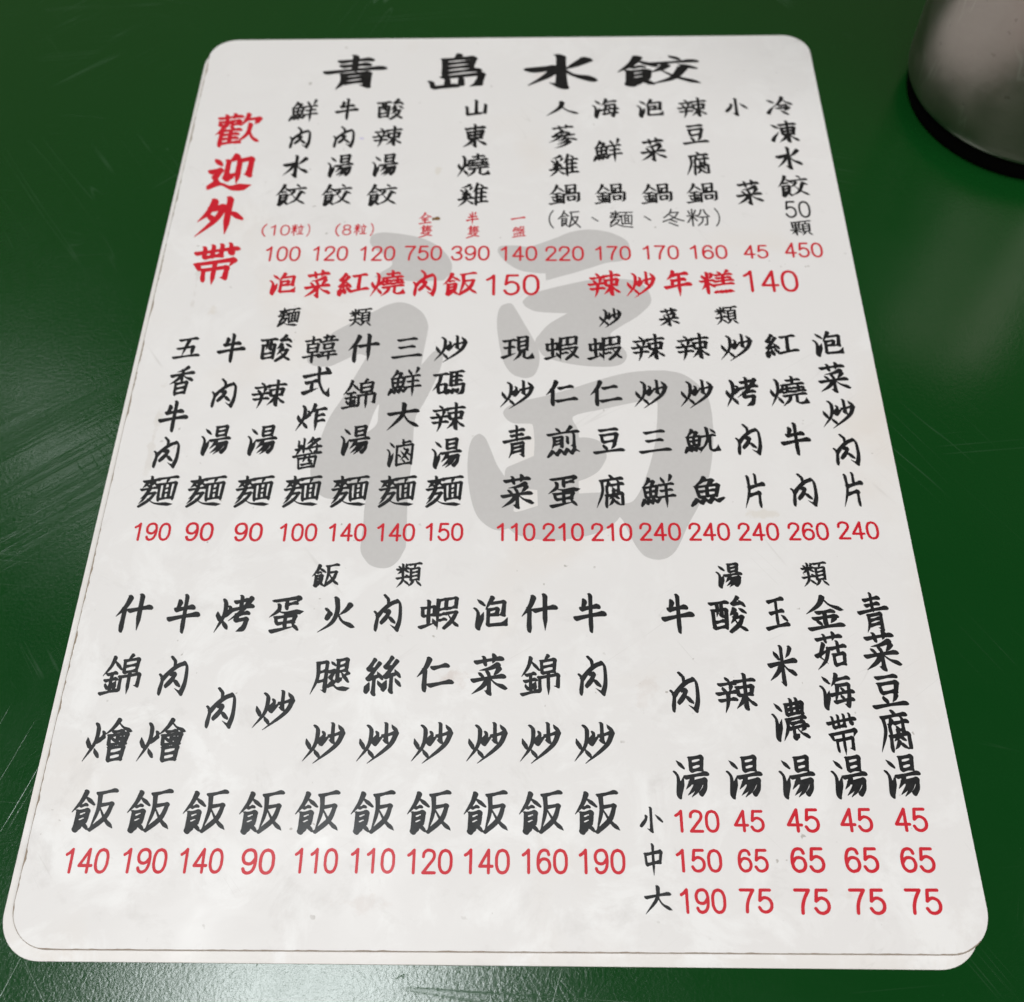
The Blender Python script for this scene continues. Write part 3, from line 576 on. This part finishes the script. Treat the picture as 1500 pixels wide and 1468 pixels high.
# grey brush character printed behind the text
def spline(line):
    toks = line.split(); P = []; sh = []
    for t in toks:
        sh.append(t.endswith('!')); P.append(np.array(list(map(float, t.rstrip('!').split(',')))))
    n = len(P); out = []
    for i in range(n):
        p1, p2 = P[i], P[(i + 1) % n]; L = p2 - p1
        m1 = L if sh[i] else (P[(i + 1) % n] - P[i - 1]) / 2
        m2 = L if sh[(i + 1) % n] else (P[(i + 2) % n] - P[i]) / 2
        l1, l2, ll = np.linalg.norm(m1), np.linalg.norm(m2), np.linalg.norm(L)
        if l1 > ll: m1 = m1 * ll / l1
        if l2 > ll: m2 = m2 * ll / l2
        for j in range(5):
            t = j / 5; t2, t3 = t * t, t * t * t
            out.append((2 * t3 - 3 * t2 + 1) * p1 + (t3 - 2 * t2 + t) * m1 + (-2 * t3 + 3 * t2) * p2 + (t3 - t2) * m2)
    return out
WM_OUT = '''63.24,96.38 63.66,93.56 66.12,92.45 68.88,92.47 74.23,93.36 79.81,95.10 84.37,98.22 87.45,102.12 88.83,105.69 88.54,108.94 86.59,111.88! 76.96,112.09 71.15,111.25 65.53,110.41! 67.86,108.27 70.40,106.11 70.49,104.20 67.80,101.43 64.69,98.91
81.22,124.81 82.67,128.64 82.62,131.91 81.89,138.40 81.41,143.33! 84.65,138.63 86.27,138.25 87.47,140.21 87.09,143.84 86.42,146.47 84.88,150.96 82.94,156.08 80.95,160.43 80.61,162.58 80.46,166.28 80.51,173.33 80.38,177.36 80.19,180.54 80.02,187.11 80.16,191.43 80.37,201.04 79.70,203.00 78.69,205.13 76.80,206.97 74.21,207.33 71.53,206.43 69.80,204.45 68.98,202.99 68.65,201.03 68.89,195.16 68.81,189.78 69.36,183.66 69.26,181.24! 67.20,182.92 65.34,184.60 63.26,185.84 61.45,186.47 60.11,187.09 57.70,186.56 55.71,184.79 54.15,182.06 53.32,178.44 53.58,176.51 54.53,171.63 55.38,166.66 56.99,160.81 59.62,155.21 62.92,146.85 65.67,140.11! 63.03,139.36 58.44,141.93 55.00,143.70 50.95,143.44 49.01,142.35 48.59,141.49 48.75,139.30 54.38,132.14 59.17,128.51 67.02,123.31 69.90,121.39 73.23,120.24 76.22,120.70 78.94,122.35
102.62,100.02 103.54,98.27 108.25,98.05 111.86,98.55 115.49,97.33 120.96,94.76 124.66,92.81 130.17,91.63 136.24,92.56 140.35,94.68 142.35,96.68 142.97,99.47 142.05,102.91 139.91,104.57 135.76,105.19 130.68,107.20 125.56,109.19 122.46,110.24 117.32,112.08! 117.14,109.27! 115.41,109.25 110.07,108.28 106.43,105.92 103.91,103.06
129.57,112.16 135.52,111.53 140.61,111.69 145.04,112.79 146.95,114.92 148.02,117.55 148.28,119.90 147.34,122.22 143.73,126.05 137.96,130.31 135.70,132.55 136.97,135.04 138.85,137.02 140.01,139.23 139.92,141.17 138.57,143.10 135.62,144.05 130.20,144.02 124.80,143.28 120.15,142.05 116.47,140.34 114.92,137.89 113.95,134.93 115.15,132.45 117.96,128.70 123.41,124.66! 117.81,124.37 114.00,123.84 111.39,122.28 110.38,120.72 110.28,120.20 111.59,118.38 114.64,116.56 120.76,114.49
107.24,121.11 105.74,120.87 103.86,121.97 102.97,124.93 102.83,129.12 103.29,133.88 104.25,139.80 105.57,143.92 107.72,146.80 111.01,148.00 113.52,147.06 114.83,143.96 115.20,140.82 114.73,137.40 113.56,134.43 110.79,128.41
105.94,161.87 104.97,159.59 106.46,157.54 110.26,155.83 116.74,154.12 124.23,151.58 131.79,148.72 139.13,146.45 144.57,145.66 148.88,145.47 151.76,145.69 155.66,146.87 159.30,150.08 161.79,154.40 162.51,159.10 162.53,163.17 162.33,167.53 161.22,175.20 159.61,181.74 156.67,189.03 153.48,194.74 151.25,199.51 149.46,202.64 147.24,204.48 144.44,204.96 141.71,203.99 140.24,202.24 139.22,200.42 138.03,197.52 136.59,193.72 135.79,192.61! 134.59,194.12 131.86,196.32 126.86,198.20 120.21,199.29 115.28,199.28 110.35,198.29 108.05,197.10 106.76,195.90! 104.79,196.50 103.08,196.29 100.75,194.83 98.74,192.57 97.31,189.14 96.17,183.71 95.58,177.39 95.83,171.33 96.77,168.04 98.14,166.78 98.88,166.78 100.22,168.05 101.72,171.74 103.51,176.62 105.57,180.25! 105.73,178.55 106.27,177.42 108.65,176.20 113.43,173.84! 113.63,169.25 113.27,164.36 112.79,163.47 110.27,163.35 107.83,163.23'''
WM_HOLE = '''70.26,156.73 70.30,159.94 70.31,162.66 69.50,164.46 67.56,166.24! 68.26,163.11 69.13,159.48
124.40,161.02 133.28,158.48 142.14,156.29 147.49,155.52! 147.78,156.99 147.55,160.64 147.12,164.46 146.45,169.34 144.54,176.71 142.12,183.41 140.26,186.89 138.85,188.23 136.50,188.64! 134.64,186.16 132.27,185.33 128.91,185.32 125.29,185.53! 125.30,181.76! 127.96,180.63 130.76,178.60 132.65,175.39 133.05,173.45 131.80,169.74 130.12,168.55 127.72,167.97 125.73,167.96! 125.52,165.23
111.59,184.25 114.30,184.47! 114.45,189.22! 111.58,190.24 108.90,191.05 108.01,190.65 108.89,187.36 110.32,185.29'''
def inside(p, poly):
    c = False; j = len(poly) - 1
    for i in range(len(poly)):
        a, b = poly[i], poly[j]
        if (a[1] > p[1]) != (b[1] > p[1]) and p[0] < (b[0] - a[0]) * (p[1] - a[1]) / (b[1] - a[1]) + a[0]: c = not c
        j = i
    return c
outs = [spline(l) for l in WM_OUT.splitlines()]; holes = [spline(l) for l in WM_HOLE.splitlines()]
P, E_ = [], []
for lp in outs + holes:
    o = len(P); P += [Vector((float(q[0]), float(q[1]))) for q in lp]; E_ += [(o + i, o + (i + 1) % len(lp)) for i in range(len(lp))]
ov, _, of, *_ = delaunay_2d_cdt(P, E_, [], 0, 1e-5)
tri = []
for f in of:
    c = (sum(ov[q][0] for q in f) / 3, sum(ov[q][1] for q in f) / 3)
    if any(inside(c, q) for q in outs) and not any(inside(c, q) for q in holes): tri.append(list(f)[::-1])
wv = [((q[0] - CARD_W / 2) * MM, (CARD_H / 2 - q[1]) * MM, ZS + 0.00002) for q in ov]
wmk = link('background_character', wv, tri, GREY, root)
me = wmk.data
for p_ in me.polygons:
    if p_.normal.z < 0: p_.flip()
me.update(); wmk['label'] = 'large pale grey brush character 福 behind the text'

LAYOUT = '''T|k|title_lettering|青 52.09 17.59 22.48 18.08;島 87.44 17.68 20.22 18.75;水 123.12 18.30 25.69 18.33;餃 156.90 18.37 28.51 16.19
W|r|welcome_lettering|歡 15.48 46.09 15.30 16.71;迎 15.76 65.65 15.01 17.02;外 15.52 85.14 14.46 17.50;帶 16.51 104.65 14.21 17.02
A|k|dish_name|鮮 36.53 36.88 9.78 11.23;肉 36.60 50.05 7.31 10.35;水 36.63 63.36 8.65 10.57;餃 36.55 76.17 9.71 9.87
A|k|dish_name|牛 51.02 36.37 8.08 10.76;肉 51.09 49.88 7.31 10.35;湯 51.10 63.19 8.67 10.89;餃 51.07 76.29 9.71 9.87
A|k|dish_name|酸 65.48 36.54 9.33 10.75;辣 65.47 49.71 10.07 10.18;湯 65.59 63.02 8.67 10.89;餃 65.49 76.42 9.71 9.87
A|k|dish_name|山 94.46 36.19 7.72 8.06;東 94.55 49.69 7.98 11.30;燒 94.46 63.29 10.69 10.86;雞 94.49 76.37 9.93 10.48
A|k|dish_name|人 123.50 36.85 10.92 7.36;蔘 123.56 50.31 9.55 11.26;雞 123.50 63.57 9.93 10.48;鍋 123.44 76.62 10.11 9.15
A|k|dish_name|海 137.96 37.02 9.17 10.03;鮮 137.88 56.83 9.78 11.23;鍋 137.85 76.45 10.11 9.15
A|k|dish_name|泡 152.76 37.19 9.07 9.35;菜 152.74 56.67 8.69 11.18;鍋 152.55 76.57 10.11 9.15
A|k|dish_name|辣 166.79 37.01 10.07 10.18;豆 166.82 49.80 8.76 9.97;腐 166.66 63.36 7.67 10.82;鍋 166.77 76.40 10.11 9.15
A|k|dish_name|小 181.56 36.84 7.74 9.01;菜 181.76 76.24 8.69 11.18
A|k|dish_name|冷 195.88 36.33 9.21 9.35;凍 196.01 48.81 9.39 10.63;水 196.01 61.17 8.65 10.57;餃 195.94 73.68 9.71 9.87;#50 195.94 83.71 8.00 7.26;顆 195.96 91.46 6.90 6.52
N|r|portion_note|#(10 33.48 91.20 8.85 5.43;粒~ 40.29 91.11 4.03 4.86;#) 43.71 91.28 0.99 5.43
N|r|portion_note|#(8 54.56 91.22 5.08 5.43;粒~ 59.87 91.12 4.03 4.86;#) 63.48 91.15 1.07 5.43
P|r|portion_note|全 79.82 86.53 4.15 5.21;隻 80.29 91.99 4.34 5.40
P|r|portion_note|半 94.55 86.65 3.98 5.49;隻 94.91 92.38 4.34 5.40
P|r|portion_note|一 108.83 86.76 4.68 1.44;盤 109.06 92.49 4.42 4.82
S|k|portion_note|#( 119.14 87.28 1.65 7.78;飯~ 124.77 87.18 7.14 7.49;、 132.73 87.39 2.29 2.02;麵~ 140.90 87.31 7.46 7.48;、 149.07 87.09 2.29 2.02;冬~ 157.03 86.86 6.94 7.49;粉~ 164.85 86.92 7.31 7.48;#) 170.79 86.83 1.55 7.77
D1|r|price|#100 36.86 100.94 10.78 6.10
D1|r|price|#120 51.43 100.90 10.83 6.10
D1|r|price|#120 65.89 101.00 10.88 6.09
D1|r|price|#750 79.89 100.96 11.55 6.09
D1|r|price|#390 94.30 101.06 11.81 6.08
D1|r|price|#140 109.10 101.31 11.23 6.07
D1|r|price|#220 123.03 101.41 11.79 6.07
D1|r|price|#170 137.77 101.37 10.87 5.79
D1|r|price|#170 152.29 101.20 11.00 5.79
D1|r|price|#160 166.79 101.16 11.33 5.78
D1|r|price|#45 181.06 101.13 7.54 5.50
D1|r|price|#450 195.59 100.54 11.56 6.06
R|r|dish_name|泡 38.16 112.91 8.33 9.08;菜 48.87 112.98 8.29 11.21;紅 59.59 113.31 9.68 9.33;燒 70.02 112.85 10.54 10.40;肉 80.90 112.92 7.33 10.39;飯 91.56 113.25 10.29 9.58
D2|r|price|#150 107.31 113.75 16.10 8.23
R|r|dish_name|辣 134.62 113.52 9.98 10.61;炒 145.59 113.85 9.06 10.33;年 156.59 113.39 8.56 10.33;糕 168.21 112.93 10.71 9.81
D2|r|price|#140 184.25 112.77 16.32 8.48
H|k|section_heading|麵 41.48 125.74 6.64 7.43;類 62.64 125.86 6.74 7.19
H|k|section_heading|炒 135.94 126.51 6.83 7.37;菜 153.08 126.22 6.12 7.12;類 169.83 125.68 6.74 7.19
H|k|section_heading|飯 60.45 209.36 6.97 6.87;類 81.63 209.17 6.74 7.19
H|k|section_heading|湯 162.55 209.36 6.85 7.39;類 184.02 208.99 6.74 7.19
B|k|dish_name|五 13.36 136.92 8.08 8.16;香 13.54 148.56 7.11 10.71;牛 13.38 160.67 8.36 10.78;肉 13.41 172.51 7.18 10.25;麵 13.35 184.72 10.10 10.04
B|k|dish_name|牛 26.22 136.98 8.36 10.78;肉 26.30 152.85 7.18 10.25;湯 26.31 168.58 8.34 10.27;麵 26.18 184.74 10.10 10.04
B|k|dish_name|酸 38.96 137.04 9.51 10.19;辣 39.02 153.13 9.94 9.97;湯 39.07 168.61 8.34 10.27;麵 38.99 184.76 10.10 10.04
B|k|dish_name|韓 52.00 137.35 10.35 10.60;式 52.04 148.95 8.38 10.67;炸 51.96 161.02 8.45 9.33;醬 51.94 172.82 8.18 10.70;麵 51.85 184.78 10.10 10.04
B|k|dish_name|什 64.63 137.16 9.09 10.67;錦 64.56 153.23 9.72 10.76;湯 64.63 168.68 8.34 10.27;麵 64.55 184.80 10.10 10.04
B|k|dish_name|三 77.08 137.22 9.01 8.02;鮮 77.16 149.05 9.57 10.41;大 77.33 160.87 9.19 9.54;滷 77.18 172.88 7.51 9.15;麵 77.18 184.82 10.10 10.04
B|k|dish_name|炒 89.72 137.53 9.58 9.83;碼 89.59 149.33 9.48 8.74;辣 89.70 161.14 9.94 9.97;湯 89.81 172.91 8.34 10.27;麵 89.70 184.84 10.10 10.04
D3|r|price|#190 13.89 196.82 9.72 5.42
D3|r|price|#90 26.24 196.83 7.42 5.61
D3|r|price|#90 39.11 196.94 7.48 5.61
D3|r|price|#100 52.14 197.05 9.86 5.40
D3|r|price|#140 64.95 197.06 9.90 5.39
D3|r|price|#140 77.57 197.07 9.95 5.39
D3|r|price|#150 90.16 196.98 9.82 5.39
B|k|dish_name|現 108.88 137.37 9.80 9.09;炒 108.85 153.62 9.58 9.83;青 108.83 169.24 7.99 10.86;菜 109.03 184.88 9.01 10.79
B|k|dish_name|蝦 121.42 137.43 10.16 9.06;仁 121.40 153.20 9.03 9.05;煎 121.42 169.27 9.19 10.78;蛋 121.44 184.90 8.59 10.33
B|k|dish_name|蝦 133.79 137.49 10.16 9.06;仁 133.74 153.25 9.03 9.05;豆 133.77 169.08 8.76 8.88;腐 133.66 184.92 7.55 10.31
B|k|dish_name|辣 146.31 137.30 9.94 9.97;炒 146.22 153.53 9.58 9.83;三 146.31 169.34 9.01 8.02;鮮 146.21 184.73 9.57 10.41
B|k|dish_name|辣 159.08 137.12 9.94 9.97;炒 158.95 153.57 9.58 9.83;魷 159.05 168.93 9.99 8.79;魚 159.12 184.96 9.29 9.55
B|k|dish_name|炒 171.60 137.42 9.58 9.83;烤 171.64 152.92 9.51 10.23;肉 171.65 168.75 7.18 10.25;片 171.72 184.77 5.92 10.69
B|k|dish_name|紅 184.55 136.99 9.98 8.82;燒 184.64 152.74 10.72 10.45;牛 184.46 168.56 8.36 10.78;肉 184.53 184.58 7.18 10.25
B|k|dish_name|泡 197.71 136.32 8.78 9.45;菜 197.71 148.11 9.01 10.79;炒 197.41 160.35 9.58 9.83;肉 197.57 172.09 7.18 10.25;片 197.55 184.40 5.92 10.69
D3|r|price|#110 108.75 197.00 10.07 5.38
D3|r|price|#210 120.95 197.01 10.72 5.38
D3|r|price|#210 133.48 197.02 10.64 5.37
D3|r|price|#240 145.99 196.93 10.74 5.37
D3|r|price|#240 158.65 196.94 10.66 5.36
D3|r|price|#240 171.29 196.95 10.58 5.36
D3|r|price|#260 184.11 196.86 10.50 5.36
D3|r|price|#240 196.93 196.58 10.60 5.36
B|k|dish_name|什 13.56 219.68 9.09 10.67;錦 13.49 235.74 9.72 10.76;燴 13.55 251.81 10.58 10.69;飯 13.43 267.96 9.99 9.95
B|k|dish_name|牛 26.02 219.86 8.36 10.78;肉 26.11 236.07 7.18 10.25;燴 26.21 251.78 10.58 10.69;飯 26.07 268.06 9.99 9.95
B|k|dish_name|烤 38.79 219.85 9.51 10.23;肉 38.82 244.02 7.18 10.25;飯 38.78 268.17 9.99 9.95
B|k|dish_name|蛋 51.71 220.03 8.59 10.33;炒 51.60 244.49 9.58 9.83;飯 51.58 268.27 9.99 9.95
B|k|dish_name|火 64.43 220.02 9.27 9.71;腿 64.38 236.00 9.46 9.47;炒 64.28 252.32 9.58 9.83;飯 64.25 268.22 9.99 9.95
B|k|dish_name|肉 76.95 219.64 7.18 10.25;絲 76.93 235.98 9.04 10.32;炒 76.85 252.29 9.58 9.83;飯 76.83 268.17 9.99 9.95
B|k|dish_name|蝦 89.65 219.64 10.16 9.06;仁 89.57 235.61 9.03 9.05;炒 89.56 252.25 9.58 9.83;飯 89.54 268.12 9.99 9.95
B|k|dish_name|泡 102.49 219.63 8.78 9.45;菜 102.47 235.59 9.01 10.79;炒 102.31 252.22 9.58 9.83;飯 102.31 268.08 9.99 9.95
B|k|dish_name|什 114.77 219.62 9.09 10.67;錦 114.75 235.74 9.72 10.76;炒 114.76 252.18 9.58 9.83;飯 114.77 268.03 9.99 9.95
B|k|dish_name|牛 127.20 219.61 8.36 10.78;肉 127.28 235.89 7.18 10.25;炒 127.28 252.15 9.58 9.83;飯 127.34 267.98 9.99 9.95
D4|r|price|#140 14.12 278.91 9.91 5.49
D4|r|price|#190 27.03 278.85 9.97 5.49
D4|r|price|#140 39.62 278.80 9.72 5.48
D4|r|price|#90 52.21 278.89 7.50 5.62
D4|r|price|#110 65.04 278.68 9.69 5.48
D4|r|price|#110 77.57 278.63 9.90 5.47
D4|r|price|#120 90.16 278.72 10.11 5.46
D4|r|price|#140 102.72 278.66 10.17 5.46
D4|r|price|#160 115.48 278.60 10.18 5.46
D4|r|price|#190 128.07 278.55 10.24 5.45
B|k|dish_name|牛 148.88 219.78 8.36 10.78;肉 149.01 239.93 7.18 10.25;湯 149.06 259.97 8.34 10.27
B|k|dish_name|酸 161.21 219.95 9.51 10.19;辣 161.25 240.08 9.94 9.97;湯 161.18 259.93 8.34 10.27
B|k|dish_name|玉 173.27 219.76 6.16 9.29;米 173.11 233.24 7.38 10.54;濃 173.27 246.52 8.72 10.81;湯 173.16 259.89 8.34 10.27
B|k|dish_name|金 185.14 219.58 9.53 9.83;菇 185.08 229.40 8.17 9.99;海 185.23 239.69 8.33 9.42;帶 185.05 249.90 7.29 10.16;湯 185.02 259.85 8.34 10.27
B|k|dish_name|青 197.03 219.39 7.99 10.86;菜 197.32 229.38 9.01 10.79;豆 197.25 239.67 8.76 8.88;腐 197.07 249.22 7.55 10.31;湯 197.08 259.66 8.34 10.27
Z|k|size_mark|小 139.38 269.58 5.32 5.81
Z|k|size_mark|中 139.32 278.07 4.28 6.90
Z|k|size_mark|大 139.85 286.38 5.99 5.96
D5|r|price|#120 149.56 269.84 9.99 5.06
D5|r|price|#45 161.12 269.79 6.88 4.91
D5|r|price|#45 173.13 269.60 7.39 5.35
D5|r|price|#45 184.97 269.48 7.31 5.35
D5|r|price|#45 197.10 269.36 7.38 5.35
D5|r|price|#150 149.32 278.31 10.10 5.02
D5|r|price|#65 161.12 278.25 6.74 5.02
D5|r|price|#65 173.06 278.06 7.53 5.45
D5|r|price|#65 184.82 278.01 7.45 5.44
D5|r|price|#65 197.01 277.95 7.51 5.44
D5|r|price|#190 149.52 286.61 9.90 5.25
D5|r|price|#75 160.95 286.55 7.19 5.11
D5|r|price|#75 172.94 286.63 7.67 5.38
D5|r|price|#75 184.77 286.57 7.74 5.38
D5|r|price|#75 196.73 286.51 7.65 5.38'''
RAD = {'N': 5.2, 'S': 3.9, 'A': 1.14, 'B': 1.12, 'H': 1.36, 'T': 1.2, 'W': 1.25, 'R': 1.18, 'P': 1.0, 'Z': 1.05, 'D1': 6.3, 'D2': 5.8, 'D3': 7.0, 'D4': 6.8, 'D5': 7.0}
KIND = {'title_lettering': 'large black title %s', 'welcome_lettering': 'red column of characters %s', 'dish_name': '%s dish name %s',
        'portion_note': '%s small note %s', 'price': 'red price %s', 'section_heading': 'small black heading %s', 'size_mark': 'black size mark %s'}
for ln in LAYOUT.splitlines():
    cl, colr, name, its = ln.split('|'); items = []
    for it in its.split(';'):
        g, *q = it.split(); items.append((g, *map(float, q)))
    V, T = put(items, RAD[cl])
    o = link(name, [(x, y, ZS + 0.00005 + z) for x, y, z in V], T, RED if colr == 'r' else BLACK, root)
    txt = ''.join(i[0].strip('#~') for i in items); cn = 'red' if colr == 'r' else 'black'
    k = KIND[name]; o['label'] = k % ((cn, txt) if k.count('%s') == 2 else txt)

# frayed brown edge down the left; along the bottom, a painted shadow line
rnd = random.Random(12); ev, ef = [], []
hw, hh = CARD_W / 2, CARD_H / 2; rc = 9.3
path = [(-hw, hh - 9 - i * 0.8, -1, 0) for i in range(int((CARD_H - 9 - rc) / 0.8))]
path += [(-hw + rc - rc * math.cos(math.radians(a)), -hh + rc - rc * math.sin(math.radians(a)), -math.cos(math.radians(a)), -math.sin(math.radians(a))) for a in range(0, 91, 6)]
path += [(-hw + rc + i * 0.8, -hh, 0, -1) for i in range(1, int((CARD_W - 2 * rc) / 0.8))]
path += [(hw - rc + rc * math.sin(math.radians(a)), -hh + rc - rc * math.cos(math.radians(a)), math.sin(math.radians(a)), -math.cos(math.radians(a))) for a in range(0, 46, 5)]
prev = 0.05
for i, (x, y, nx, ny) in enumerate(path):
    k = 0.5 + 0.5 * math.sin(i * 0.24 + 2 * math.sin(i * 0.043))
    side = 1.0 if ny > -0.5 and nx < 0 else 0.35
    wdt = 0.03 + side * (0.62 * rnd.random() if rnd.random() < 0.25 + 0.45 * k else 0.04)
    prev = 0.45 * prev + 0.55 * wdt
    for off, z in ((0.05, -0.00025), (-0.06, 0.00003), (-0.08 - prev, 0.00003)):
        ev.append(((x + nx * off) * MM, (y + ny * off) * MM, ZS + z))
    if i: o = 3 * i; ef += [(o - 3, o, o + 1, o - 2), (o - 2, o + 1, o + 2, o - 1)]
fe = link('frayed_edge_and_shade', ev, ef, EDGE, root); fe['label'] = 'brown frayed film edge on the left, painted shadow line along the bottom'

# dried spots on the film
def blob(name, u, v, ru, rv, mat, seed, label, tail=None):
    rnd = random.Random(seed); n = 28; Vb = [(0, 0, 0.0002)]; ph = rnd.random() * 6
    for ring, z in ((0.6, 0.00016), (1.0, 0.00006)):
        for i in range(n):
            a = 2 * math.pi * i / n; k = ring * (1 + 0.13 * math.sin(2 * a + ph) + 0.09 * math.sin(3 * a + 2 * ph) + 0.05 * rnd.random())
            if tail and math.cos(a - tail) > 0.9: k *= 1.9
            Vb.append((k * ru * math.cos(a) * MM, k * rv * math.sin(a) * MM, z))
    Fb = [(0, 1 + i, 1 + (i + 1) % n) for i in range(n)] + [(1 + i, 1 + n + i, 1 + n + (i + 1) % n, 1 + (i + 1) % n) for i in range(n)]
    o = link(name, Vb, Fb, mat, root, True, ((u - CARD_W / 2) * MM, (CARD_H / 2 - v) * MM, ZS + 0.00003)); o['label'] = label
    return o
blob('stain', 83.6, 86.7, 0.75, 0.85, BROWN, 4, 'small dried brown spot beside the first red portion note', math.pi * 1.02)
sm = blob('smudge', 57.1, 50.6, 0.7, 0.5, PURPLE, 9, 'faint lilac ink smudge beside the second dish name')

# ------------------------------------------------------------------ steel cup
def lathe(prof, seg=96):
    V, F = [], []
    for r, z in prof:
        for i in range(seg):
            a = 2 * math.pi * i / seg; V.append((r * MM * math.cos(a), r * MM * math.sin(a), z * MM))
    for k in range(len(prof) - 1):
        for i in range(seg):
            j = (i + 1) % seg; F.append((k * seg + i, k * seg + j, (k + 1) * seg + j, (k + 1) * seg + i))
    V.append((0, 0, prof[0][1] * MM)); c = len(V) - 1
    F += [(c, (i + 1) % seg, i) for i in range(seg)]
    V.append((0, 0, prof[-1][1] * MM)); c = len(V) - 1; o = (len(prof) - 1) * seg
    F += [(c, o + i, o + (i + 1) % seg) for i in range(seg)]
    return V, F
CUP_XY = (0.1749, 0.1165)
cup = bpy.data.objects.new('steel_cup', None); COL.objects.link(cup); cup.location = (*CUP_XY, 0); cup.empty_display_size = 0.03
cup['label'] = 'brushed stainless steel cup standing beside the menu, cut off by the frame'
cup['category'] = 'cup'
outer = [(36, 6.4), (40.4, 6.5), (41.1, 6.9), (41.6, 7.7), (41.9, 9), (42.05, 11), (42.2, 18), (42.5, 30), (43.2, 55), (43.9, 80), (44.4, 98),
         (45.0, 100), (45.2, 101), (44.6, 101.8), (43.8, 101.2), (43.2, 98), (42.0, 55), (40.8, 18), (38, 9.5), (33, 8.5)]
cv_, cf = lathe(outer)
link('cup_body', cv_, cf, STEEL, cup, True)
foot = [(20, 0.3), (38.8, 0.0), (39.6, 0.3), (40.1, 1.2), (40.2, 5.6), (39.9, 6.35), (37, 6.45)]  # plain black ring below the cup body
fv, ff = lathe(foot)
o = link('base_ring', fv, ff, RING_BLACK, cup, True); o['label'] = 'black ring under the cup'
